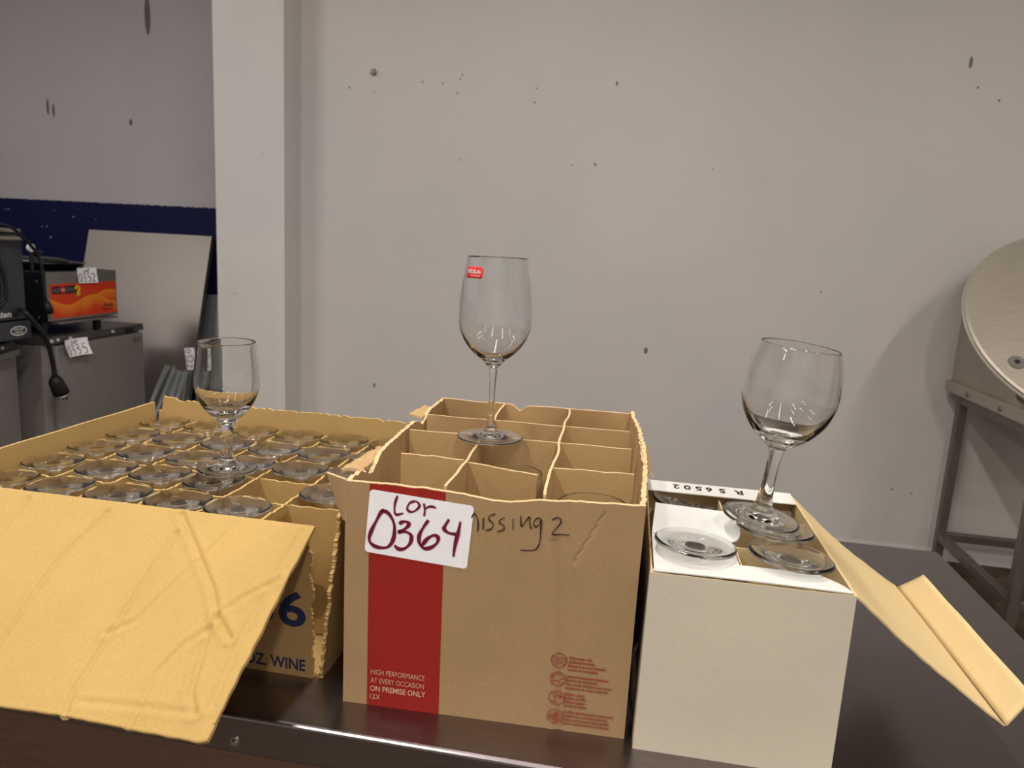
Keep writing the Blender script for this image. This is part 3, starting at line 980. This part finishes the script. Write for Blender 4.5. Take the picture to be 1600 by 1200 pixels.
obj('divider', sheet(lambda s, t_: (0.0945 + 0.0015 * nz(s, 115, 5), 0.004 + s * (D2 - 0.008), 0.004 + t_ * (0.180 + 0.002 * nz(s, 116, 7))), 40, 4, 0.0016), DI, rb)
# right flap with its tuck lip
fx, fz = 0.3325 - W2, 0.0815 - H2


def rflap(s, t_):
    sag = 0.0055 * math.sin(math.pi * t_)
    v = 0.001 + s * (D2 - 0.002)
    tap = 0.010 * math.sin(math.pi * t_) * (1 if s < 0.5 else 0.6)
    v += tap * (1 - 2 * s) * (1 if abs(s - 0.5) > 0.4 else abs(s - 0.5) / 0.4)
    return (W2 + t_ * fx, v, H2 + t_ * fz - sag + 0.002 * nz(s * 2 + t_, 120, 1.5) * t_ + (0.0015 * nz(t_, 121, 16) if s in (0, 1) else 0))


rf = obj('side_flap', sheet(lambda s, t_: rflap(1 - s, t_), 40, 30, TH), ['board_in', 'grey_board', 'board_in'], rb, True)
rf['label'] = 'kraft coloured inside of the flap'
e = Vector(rflap(0.5, 1.0))


def rlip(s, t_):
    v = 0.001 + s * (D2 - 0.002)
    ins = 0.012 * t_
    v = 0.001 + ins + s * (D2 - 0.002 - 2 * ins)
    return (e.x + 0.024 * t_, v, e.z + 0.0225 * t_ + 0.003 * t_ * t_ + 0.0012 * nz(s, 123, 4) * t_)


obj('tuck_lip', sheet(lambda s, t_: rlip(1 - s, t_), 30, 6, TH), ['board_in', 'grey_board', 'board_in'], rf, True)
# white front lip folded inwards


def wlip(s, t_):
    d = 0.034 * min(1.0, (min(s, 1 - s) / 0.13) ** 0.55) if 0 < s < 1 else 0.003
    return (0.003 + s * (W2 - 0.006), 0.001 + t_ * d, H2 + 0.002 + 0.001 * math.sin(3 * s))


obj('front_lip', sheet(wlip, 48, 5, 0.0012), ['white_board'] * 3, rb)
bl = obj('back_lip', sheet(lambda s, t_: (0.002 + s * (W2 - 0.004), D2 - 0.036 + t_ * 0.037, H2 + 0.0005 + 0.002 * t_), 20, 4, 0.0012), ['white_board'] * 3, rb)
b = text_bm([('R', 0.034, 0.008, 0.011, 0.014, True), ('5', 0.056, 0.008, 0.008, 0.014, True), ('6', 0.073, 0.008, 0.008, 0.014, True), ('5', 0.086, 0.008, 0.008, 0.014, True), ('0', 0.100, 0.008, 0.009, 0.014, True), ('2', 0.115, 0.008, 0.008, 0.014, True)],
            (W2 - 0.030, D2 - 0.001 + 0.0, H2 + 0.0025), (-1, 0, 0), (0, -1, -0.054), 0.0004)
obj('printed_text', b, 'black_ink', bl)
# white inner card lying over the left cells


def icard(poly, z0, dzdx, dzdy, th=0.0012, bm=None):
    bm = bm or bmesh.new()
    A = [bm.verts.new((x, y, z0 + dzdx * x + dzdy * (y - 0.1))) for x, y in poly]
    f = bm.faces.new(A)
    r = bmesh.ops.extrude_face_region(bm, geom=[f])
    bmesh.ops.translate(bm, vec=(0, 0, -th), verts=[v for v in r['geom'] if isinstance(v, bmesh.types.BMVert)])
    bmesh.ops.recalc_face_normals(bm, faces=bm.faces)
    return bm


arc = [(0.088 + 0.014 * math.sin(a), 0.142 + 0.042 * math.cos(a)) for a in [math.radians(q) for q in range(0, 181, 15)]]
b = icard([(0.010, 0.186)] + [(0.075, 0.184)] + arc + [(0.085, 0.098), (0.004, 0.098)], 0.193, -0.02, 0.05)
ic = obj('inner_card', b, 'white_board', rb)
hole = [(0.046 + 0.012 * math.cos(a), 0.056 + 0.012 * math.sin(a)) for a in [math.radians(q) for q in range(90, 451, 20)]]
poly = [(0.046, 0.097), (0.004, 0.097), (0.004, 0.004), (0.088, 0.004), (0.088, 0.097), (0.0462, 0.097)] + hole[::-1]
b = icard(poly, 0.1925, 0.0, 0.0)
obj('inner_card', b, 'white_board', rb)

gC = thing('wine_glass', '', 'glass')
make_glass(gC, C_foot, C_stem, C_bowl, 72)
RR = Matrix.Translation((RX, RY, TZ)) @ Matrix.Rotation(RYAW, 4, 'Z')
ZSC = (1, 1, 1, 0.93, 0.93)
spots = [(0.046, 0.056, .205, -.03, .05, 'upturned round wine glass over white card in the front left cell of the small carton'),
         (0.140, 0.055, .203, -.02, .06, 'upturned round wine glass in the front right cell of the small carton'),
         (0.1375, 0.130, .203, -.02, .03, 'upturned round wine glass in the middle right cell under the tilted standing glass'),
         (0.049, 0.245, .186, .05, .09, 'upturned round wine glass in the back left cell of the small carton'),
         (0.139, 0.240, .186, .03, .03, 'upturned round wine glass in the back right cell of the small carton')]
for i, (u, v, z, tx_, ty_, lb_) in enumerate(spots):
    o = gC if i == 0 else copy_tree(gC)
    w = RR @ Vector((u, v, z))
    rot_glass(o, w, tx_, ty_, i * 0.9, True)
    o.scale = (1, 1, ZSC[i])
    tag(o, lb_, 'glass', 'upturned glasses in the small carton')
gr = thing('wine_glass', 'round wine glass standing tilted on the upturned glasses of the small carton', 'glass')
make_glass(gr, C_foot, C_stem, C_bowl, 112, 8)
rot_glass(gr, (0.1506, 0.8096, TZ + 0.2085), 0.02, 0.10)

# ------------------------------------------------------------------ appliances on the left
XF = -2.65
FM = 'fridge_grey'


def fridge(label, loc, rz, w, hand, side_screws):
    """origin: front lower near corner; local x is depth (negative goes back), y runs along the front"""
    f = thing('undercounter_fridge', label, 'fridge', loc, rz)
    obj('cabinet', box(-0.68, 0.0, 0.10, -0.03, w, 0.835, 0.004), FM, f)
    obj('worktop', box(-0.69, -0.005, 0.835, -0.005, w + 0.005, 0.870, 0.005), 'fridge_strip', f)
    obj('door', box(-0.029, 0.055 if not hand else 0.01, 0.13, 0.0, w - 0.01, 0.825, 0.005), FM, f)
    for sx in (-0.62, -0.09):
        for sy in (0.05, w - 0.05):
            obj('foot', tube([(sx, sy, 0), (sx, sy, 0.10)], 0.022, 12), 'rubber', f)
    if hand:
        b = prism([(0.0, 0.800), (0.034, 0.815), (0.038, 0.842), (0.035, 0.842), (0.031, 0.818), (0.0, 0.804)], 1, w - 0.27, w - 0.055)
        h = obj('handle', b, 'silver', f)
    for y_, z_ in side_screws:
        obj('screw', tube([(-0.006, y_, z_), (0.001, y_, z_)], 0.007, 10), 'white_ink', f)
    return f


f1 = fridge('grey undercounter fridge with a bent handle under the black oven', (-2.43, 2.14, 0), math.atan2(0.118, 0.31), 0.69, True, [(0.57, .853), (0.45, .852), (0.39, .852)])
f2 = fridge('grey undercounter fridge with a hanging lot tag under the orange heater', (-2.625, 2.90, 0), 0.035, 0.70, False, [(0.03, .852), (0.07, .853), (0.15, .853), (0.45, .852)])
obj('hinge', box(-0.01, 0.55, 0.838, 0.006, 0.60, 0.858, 0.002), 'black', f2)
obj('rating_plate', box(-0.001, 0.60, 0.775, 0.0012, 0.66, 0.80), 'silver', f2)


DIGITS = {'0': [[(.5, 1), (.15, .7), (.1, .3), (.4, 0), (.8, .25), (.85, .7), (.55, .98)]],
          '2': [[(.1, .75), (.4, 1), (.8, .75), (.5, .35), (.05, .03), (.5, .08), (.95, .0)]],
          '3': [[(.1, .9), (.55, 1), (.75, .78), (.35, .55), (.8, .38), (.65, .05), (.1, .06)]],
          '5': [[(.85, 1), (.3, .98)], [(.3, .98), (.22, .58), (.6, .62), (.88, .35), (.6, .03), (.1, .05)]],
          'L': [[(.2, 1), (.15, .05)], [(.15, .05), (.75, .05)]], 'o': [[(.5, .7), (.15, .35), (.5, 0), (.8, .35), (.5, .7)]],
          'T': [[(.05, .95), (.95, .95)], [(.5, .95), (.5, 0)]]}


def lot_tag(o, ex, ey, w, h, txt, parent, curl=0.0):
    def p(s, t_):
        a = Vector(o) + Vector(ex) * ((s - 0.5) * w) + Vector(ey) * ((t_ - 0.5) * h)
        n_ = Vector(ex).cross(Vector(ey))
        return a + n_ * (0.002 + curl * (s - 0.4) ** 2 + curl * 0.4 * (1 - t_) ** 2)
    g_ = obj('lot_tag', sheet(p, 12, 8, 0.0006), ['label_white'] * 3, parent)
    n_ = Vector(ex).cross(Vector(ey))
    st_ = []
    for k_, ch in enumerate(txt):
        st_ += [[(-w * 0.45 + w * (0.225 * k_ + 0.19 * a), -h * 0.42 + h * 0.56 * c_) for a, c_ in q] for q in DIGITS[ch]]
    for k_, ch in enumerate('LoT'):
        st_ += [[(-0.016 + 0.012 * (k_ + a), h * 0.22 + h * 0.17 * c_) for a, c_ in q] for q in DIGITS[ch]]
    b_ = ribbon(st_, 0.0045, o, ex, ey, 0.0002, per=5)
    for v in b_.verts:
        d = v.co - Vector(o)
        s, t_ = d.dot(Vector(ex)) / w + 0.5, d.dot(Vector(ey)) / h + 0.5
        v.co = Vector(p(s, t_)) + n_ * 0.0012
    obj('handwriting', b_, 'black_ink', g_)
    return g_


tg = lot_tag((0.006, 0.155, 0.812), Vector((0.0, 1, 0.02)).normalized(), Vector((0, -0.02, 1)).normalized(), 0.135, 0.078, '0335', f2, 0.06)

# countertop oven (black) on its base
ov = thing('countertop_oven', 'black countertop oven with an oval badge at the left edge', 'oven', (-2.6, 2.15, 0.0))
obj('base_unit', box(-0.52, 0.0, 0.888, 0.012, 0.628, 0.966, 0.004), 'oven_grey', ov)
obj('cabinet', box(-0.52, 0.0, 0.968, -0.02, 0.622, 1.335, 0.004), 'oven_grey', ov)
for sy in (0.05, 0.57):
    for sx in (-0.45, -0.06):
        obj('foot', tube([(sx, sy, 0.870), (sx, sy, 0.889)], 0.018, 12), 'rubber', ov)
dr = obj('door', box(-0.021, 0.01, 0.972, 0.0, 0.620, 1.298, 0.004), 'oven_grey', ov)
obj('window', box(-0.001, 0.08, 1.02, 0.0015, 0.53, 1.275, 0.0005), 'oven_window', dr)
obj('handle', tube([(0.028, 0.05, 1.312), (0.028, 0.60, 1.312)], 0.009, 12), 'silver', dr)
obj('top_rail', box(-0.5, 0.0, 1.336, -0.005, 0.625, 1.352, 0.003), 'silver', ov)
obj('latch', box(-0.001, 0.552, 0.985, 0.004, 0.578, 1.005, 0.001), 'black', dr)
obj('badge_text', text_bm([('Cristian', 0.40, 0.987, 0.14, 0.024, True)], (0.0005, 0, 0), (0, 1, 0), (0, 0, 1)), 'white_ink', dr)
b = ribbon([[(0.56 + 0.040 * math.cos(a), 0.926 + 0.018 * math.sin(a)) for a in [2 * math.pi * k / 24 for k in range(25)]]], 0.005, (0.0125, 0, 0), (0, 1, 0), (0, 0, 1), taper=False)
text_bm([('CADCO', 0.535, 0.929, 0.050, 0.008, True), ('UNOX', 0.538, 0.916, 0.044, 0.008, True)], (0.0125, 0, 0), (0, 1, 0), (0, 0, 1), bm=b)
obj('oval_badge', b, 'white_ink', ov)
cd = catmull([(-0.06, 0.60, 1.02), (0.03, 0.58, 1.005), (0.05, 0.615, 0.946), (0.06, 0.653, 0.881), (0.06, 0.678, 0.793), (0.06, 0.690, 0.705)], 8)
pc = obj('power_cord', tube(cd, 0.0105, 10), 'rubber', ov, True)
b = tube([(0.06, 0.688, 0.712), (0.058, 0.693, 0.690), (0.058, 0.712, 0.650), (0.058, 0.722, 0.628)], [0.017, 0.030, 0.034, 0.034], 16)
pl = obj('plug', b, 'rubber', pc, True)
obj('collar', tube([(0.058, 0.722, 0.628), (0.058, 0.726, 0.619)], 0.0365, 16), 'silver', pc, True)
b = bmesh.new()
for dx, dy in ((0, 0), (0.014, 0.006), (-0.012, 0.012)):
    tube([(0.058 + dx, 0.726 + dy, 0.620), (0.058 + dx, 0.732 + dy, 0.594)], 0.005, 8, b)
obj('prongs', b, 'brass', pc)
b = bmesh.new()
cd = catmull([(-0.08, 0.33, 1.362), (-0.02, 0.42, 1.385), (0.04, 0.477, 1.369), (0.04, 0.538, 1.353), (0.04, 0.599, 1.308), (0.04, 0.661, 1.241), (0.04, 0.679, 1.159), (0.04, 0.682, 1.075), (0.04, 0.690, 1.036)], 8)
pc2 = obj('thin_cord', tube(cd, 0.007, 8, b), 'rubber', ov, True)
b = tube([(0.04, 0.690, 1.045), (0.04, 0.694, 1.02), (0.04, 0.700, 0.992)], [0.010, 0.020, 0.020], 12)
obj('plug', b, 'rubber', pc2, True)
b = bmesh.new()
for dy in (-0.008, 0.008):
    tube([(0.04, 0.702 + dy, 0.993), (0.04, 0.705 + dy, 0.968)], 0.004, 8, b)
obj('prongs', b, 'bright_metal', pc2)
cd = catmull([(0.012, 0.47, 1.30), (0.016, 0.485, 1.22), (0.018, 0.505, 1.13), (0.016, 0.50, 1.06), (0.012, 0.47, 1.03)], 6)
obj('hanging_cord', tube(cd, 0.008, 8), 'rubber', ov, True)

# orange food heater
ht = thing('food_heater', 'food heater with a bright orange front standing on the grey fridge', 'heater', (XF, 2.945, 0.0))
obj('cabinet', box(-0.60, 0.0, 0.938, -0.003, 0.455, 1.163, 0.003), 'black', ht)
hf = obj('front_plate', box(-0.004, 0.0, 0.938, 0.0, 0.455, 1.163, 0.0015), 'silver', ht)
pn = obj('orange_panel', box(-0.0005, 0.015, 0.950, 0.0012, 0.448, 1.108), 'orange', hf)
obj('drip_edge', box(-0.05, 0.03, 0.925, 0.03, 0.42, 0.934, 0.002), 'silver', ht)
for sy in (0.05, 0.40):
    for sx in (-0.55, -0.08):
        obj('foot', tube([(sx, sy, 0.871), (sx, sy, 0.938)], 0.02, 12), 'black', ht)
b = plate([(0.028, 1.062), (0.178, 1.062), (0.178, 1.097), (0.028, 1.097)], (0.0014, 0, 0), (0, 1, 0), (0, 0, 1), 0.0004)
obj('name_plate', b, 'black', pn)
obj('name_text', text_bm([('HEAT', 0.034, 1.069, 0.042, 0.021, True), ('DEMAND', 0.106, 1.069, 0.064, 0.021, True)], (0.0020, 0, 0), (0, 1, 0), (0, 0, 1)), 'silver', pn)
obj('round_badge', plate(circle_pts(0.092, 1.080, 0.0165, 20)[:-1], (0.0020, 0, 0), (0, 1, 0), (0, 0, 1), 0.0004), 'sticker_red', pn)
obj('badge_text', text_bm([('ON', 0.082, 1.075, 0.020, 0.010, True)], (0.0028, 0, 0), (0, 1, 0), (0, 0, 1)), 'white_ink', pn)
obj('numeral', ribbon([[(0.168, 1.080), (0.180, 1.092), (0.196, 1.088), (0.190, 1.070), (0.172, 1.052), (0.168, 1.050), (0.185, 1.054), (0.200, 1.056)]], 0.011, (0.0024, 0, 0), (0, 1, 0), (0, 0, 1), taper=False), 'yellow_ink', pn)
obj('maker_text', text_bm([('Aladdin', 0.352, 0.984, 0.075, 0.018, True), ('Temp-Rite', 0.336, 0.968, 0.085, 0.011, True)], (0.0014, 0, 0), (0, 1, 0), (0, 0, 1)), 'black_ink', pn)
lot_tag((0.0005, 0.245, 1.143), (0, 1, 0), (0, 0, 1), 0.122, 0.072, '0352', ht, 0.02)
for z_ in (0.955, 1.12):
    obj('screw', tube([(-0.05, -0.002, z_), (-0.05, 0.003, z_)], 0.006, 8), 'silver', ht)

# black pans on the heater
pa = thing('frying_pan', 'wide black pan lying on top of the orange heater', 'pan', (-2.86, 3.17, 1.1635))
b = tube([(0, 0, 0.0), (0, 0, 0.003), (0, 0, 0.028), (0, 0, 0.034)], [0.13, 0.14, 0.175, 0.182], 40)
obj('pan_body', b, 'pan_black', pa, True)
obj('handle', box(-0.02, -0.24, 0.022, 0.02, -0.165, 0.034, 0.004), 'pan_black', pa)
pl_ = thing('pan_lid', 'smaller black lid resting on the black pan above the orange heater', 'lid', (-2.86, 3.13, 1.1985))
b = tube([(0, 0, 0.0), (0, 0, 0.006), (0, 0, 0.020), (0, 0, 0.026)], [0.145, 0.147, 0.10, 0.02], 36)
obj('lid_body', b, 'pan_black', pl_, True)
obj('knob', tube([(0, -0.0, 0.024), (0, 0, 0.045), (0, 0, 0.052)], [0.012, 0.025, 0.02], 16), 'pan_black', pl_, True)
dl = thing('round_dial', 'small white round dial behind the black oven', 'dial', (-2.70, 2.925, 1.1635))
obj('post', tube([(0, 0, 0), (0, 0, 0.09)], 0.008, 12), 'black', dl)
b = tube([(-0.006, 0, 0.105), (0.006, 0, 0.105)], 0.019, 20)
obj('dial_face', b, 'white_ink', dl)

# leaning steel panel, grey sheet behind it, pipes in front of it


def lean(y_top, y_bot, zt):
    return lambda z: y_bot + (y_top - y_bot) * z / zt


PZ = 1.352
ly = lean(4.262, 3.86, PZ)
sp = thing('leaning_steel_sheet', 'large brushed steel sheet leaning against the blue wall', 'panel', (0, 0, 0))
prof = []
PX0, PX1 = -3.50, -2.645
b = sheet(lambda s, t_: (PX0 + s * (PX1 - PX0), ly(t_ * PZ) + 0.006 * math.sin(math.pi * t_), t_ * PZ), 1, 24, 0.002)
obj('sheet', b, ['panel_steel', 'panel_steel', 'dull_grey'], sp)
obj('top_flange', sheet(lambda s, t_: (PX0 + s * (PX1 - PX0), ly(PZ) + t_ * 0.03, PZ), 10, 2, 0.002), ['dull_grey'] * 3, sp)
obj('side_flange', sheet(lambda s, t_: (PX1 + 0.001, ly(t_ * PZ) + s * 0.035, t_ * PZ), 2, 10, 0.002), ['dull_grey'] * 3, sp)
lot_tag((-2.655, ly(0.60) - 0.012, 0.615), (0.12, 0, -0.99), (0.99, 0, 0.12), 0.135, 0.066, '0522', sp, 0.0)
s2 = thing('grey_sheet', 'narrow grey metal sheet leaning between the steel panel and the pillar', 'sheet', (0, 0, 0))
ly2 = lean(4.28, 4.13, 0.99)
obj('sheet', sheet(lambda s, t_: (-2.73 + s * 0.50, ly2(t_ * 0.99), t_ * 0.99), 8, 8, 0.003), ['galvanised'] * 3, s2)
where = ['leftmost of the four', 'second from the left of four', 'third from the left of four', 'rightmost of the four, nearest the tag']
for k, (x_, zt, dxx) in enumerate([(-2.799, .565, -.055), (-2.752, .545, -.045), (-2.712, .536, -.03), (-2.674, .54, -.02)]):
    b = tube([(x_ + 2.2 * dxx, 3.74, 0.0), (x_, ly(zt) - 0.020, zt)], 0.0155, 16)
    tag(obj('steel_pipe', b, 'galvanised', None, True), 'short galvanised steel pipe leaning on the steel panel, ' + where[k], 'pipe', 'pipes leaning on the panel')

# ------------------------------------------------------------------ stand and hopper on the right
sd = thing('steel_stand', 'low square tube steel stand against the wall at right', 'stand', (1.465, 2.85, 0))
SQ = 0.038
for sx in (0, 0.72):
    for sy in (0.02, 0.72):
        obj('leg', box(sx, sy, 0.0, sx + SQ, sy + SQ, 0.845, 0.003), 'stand_steel', sd)
for sx in (0, 0.72):
    obj('bottom_rail', box(sx + 0.001, 0.02 + SQ, 0.14, sx + SQ - 0.001, 0.72, 0.178, 0.003), 'stand_steel', sd)
    obj('top_rail', box(sx + 0.001, 0.02 + SQ, 0.795, sx + SQ - 0.001, 0.72, 0.844, 0.003), 'stand_steel', sd)
for sy, zt in ((0.02, 0.745), (0.72, 0.795)):
    obj('bottom_rail', box(SQ, sy + 0.001, 0.14, 0.72, sy + SQ - 0.001, 0.178, 0.003), 'stand_steel', sd)
    obj('top_rail', box(SQ, sy + 0.001, zt, 0.72, sy + SQ - 0.001, zt + 0.049, 0.003), 'stand_steel', sd)
hp = thing('steel_hopper', 'large steel hopper with a tilted round lid on the stand at right', 'machine', (1.42, 2.85, 0.846))
nl = Vector((0, -0.743, 0.669))                      # lid normal
lc = Vector((1.765 - 1.42, 3.222 - 2.85, 1.204 - 0.846))
LRAD = 0.480
e1 = Vector((1, 0, 0))
e2 = nl.cross(e1)
e2 = e2 if e2.z > 0 else -e2
poly = [(0.78, 0.0), (0.78, 0.50), (0.62, 0.50)]
# side outline (y,z): base, back, top, then sloping front parallel to the lid
pb = lc - nl * 0.05
slope = lambda z: pb.y + (z - pb.z) * (0.669 / 0.743)
poly = [(slope(0.05), 0.05), (0.785, 0.05), (0.785, 0.52), (min(0.785, slope(0.52)), 0.52)]
obj('body', prism(poly, 0, 0.02, 0.74), 'hopper_steel', hp)
obj('base_tray', box(0.0, 0.02, 0.0, 0.76, 0.79, 0.05, 0.004), 'hopper_steel', hp)
b = bmesh.new()
rings = [(-0.045, LRAD - 0.03), (-0.020, LRAD - 0.002), (-0.012, LRAD)]
b = tube([lc + nl * d for d, _ in ((-0.030, 0), (-0.018, 0), (-0.006, 0), (0.0, 0))], [LRAD - 0.02, LRAD - 0.003, LRAD, LRAD - 0.001], 96)
lidg = obj('gasket_rim', b, 'gasket', hp, True)
b = tube([lc + nl * d for d in (0.0002, 0.010, 0.014)], [LRAD - 0.001, LRAD - 0.003, LRAD - 0.012], 96)
lid = obj('lid', b, 'lid_steel', hp, False)
lkx = -0.105


def lock_ring(r0, r1, d0, d1):
    c_ = lc + e1 * (-0.332) + e2 * (-0.212)
    return tube([c_ + nl * d0, c_ + nl * d1], [r0, r1], 24)


obj('lock', lock_ring(0.030, 0.028, 0.013, 0.022), 'silver', lid)
obj('keyhole', lock_ring(0.010, 0.010, 0.021, 0.0235), 'black', lid)
for y_ in (0.25, 0.55):
    obj('bolt', tube([(-0.006, y_, 0.022), (0.001, y_, 0.022)], 0.010, 8), 'stand_steel', hp)
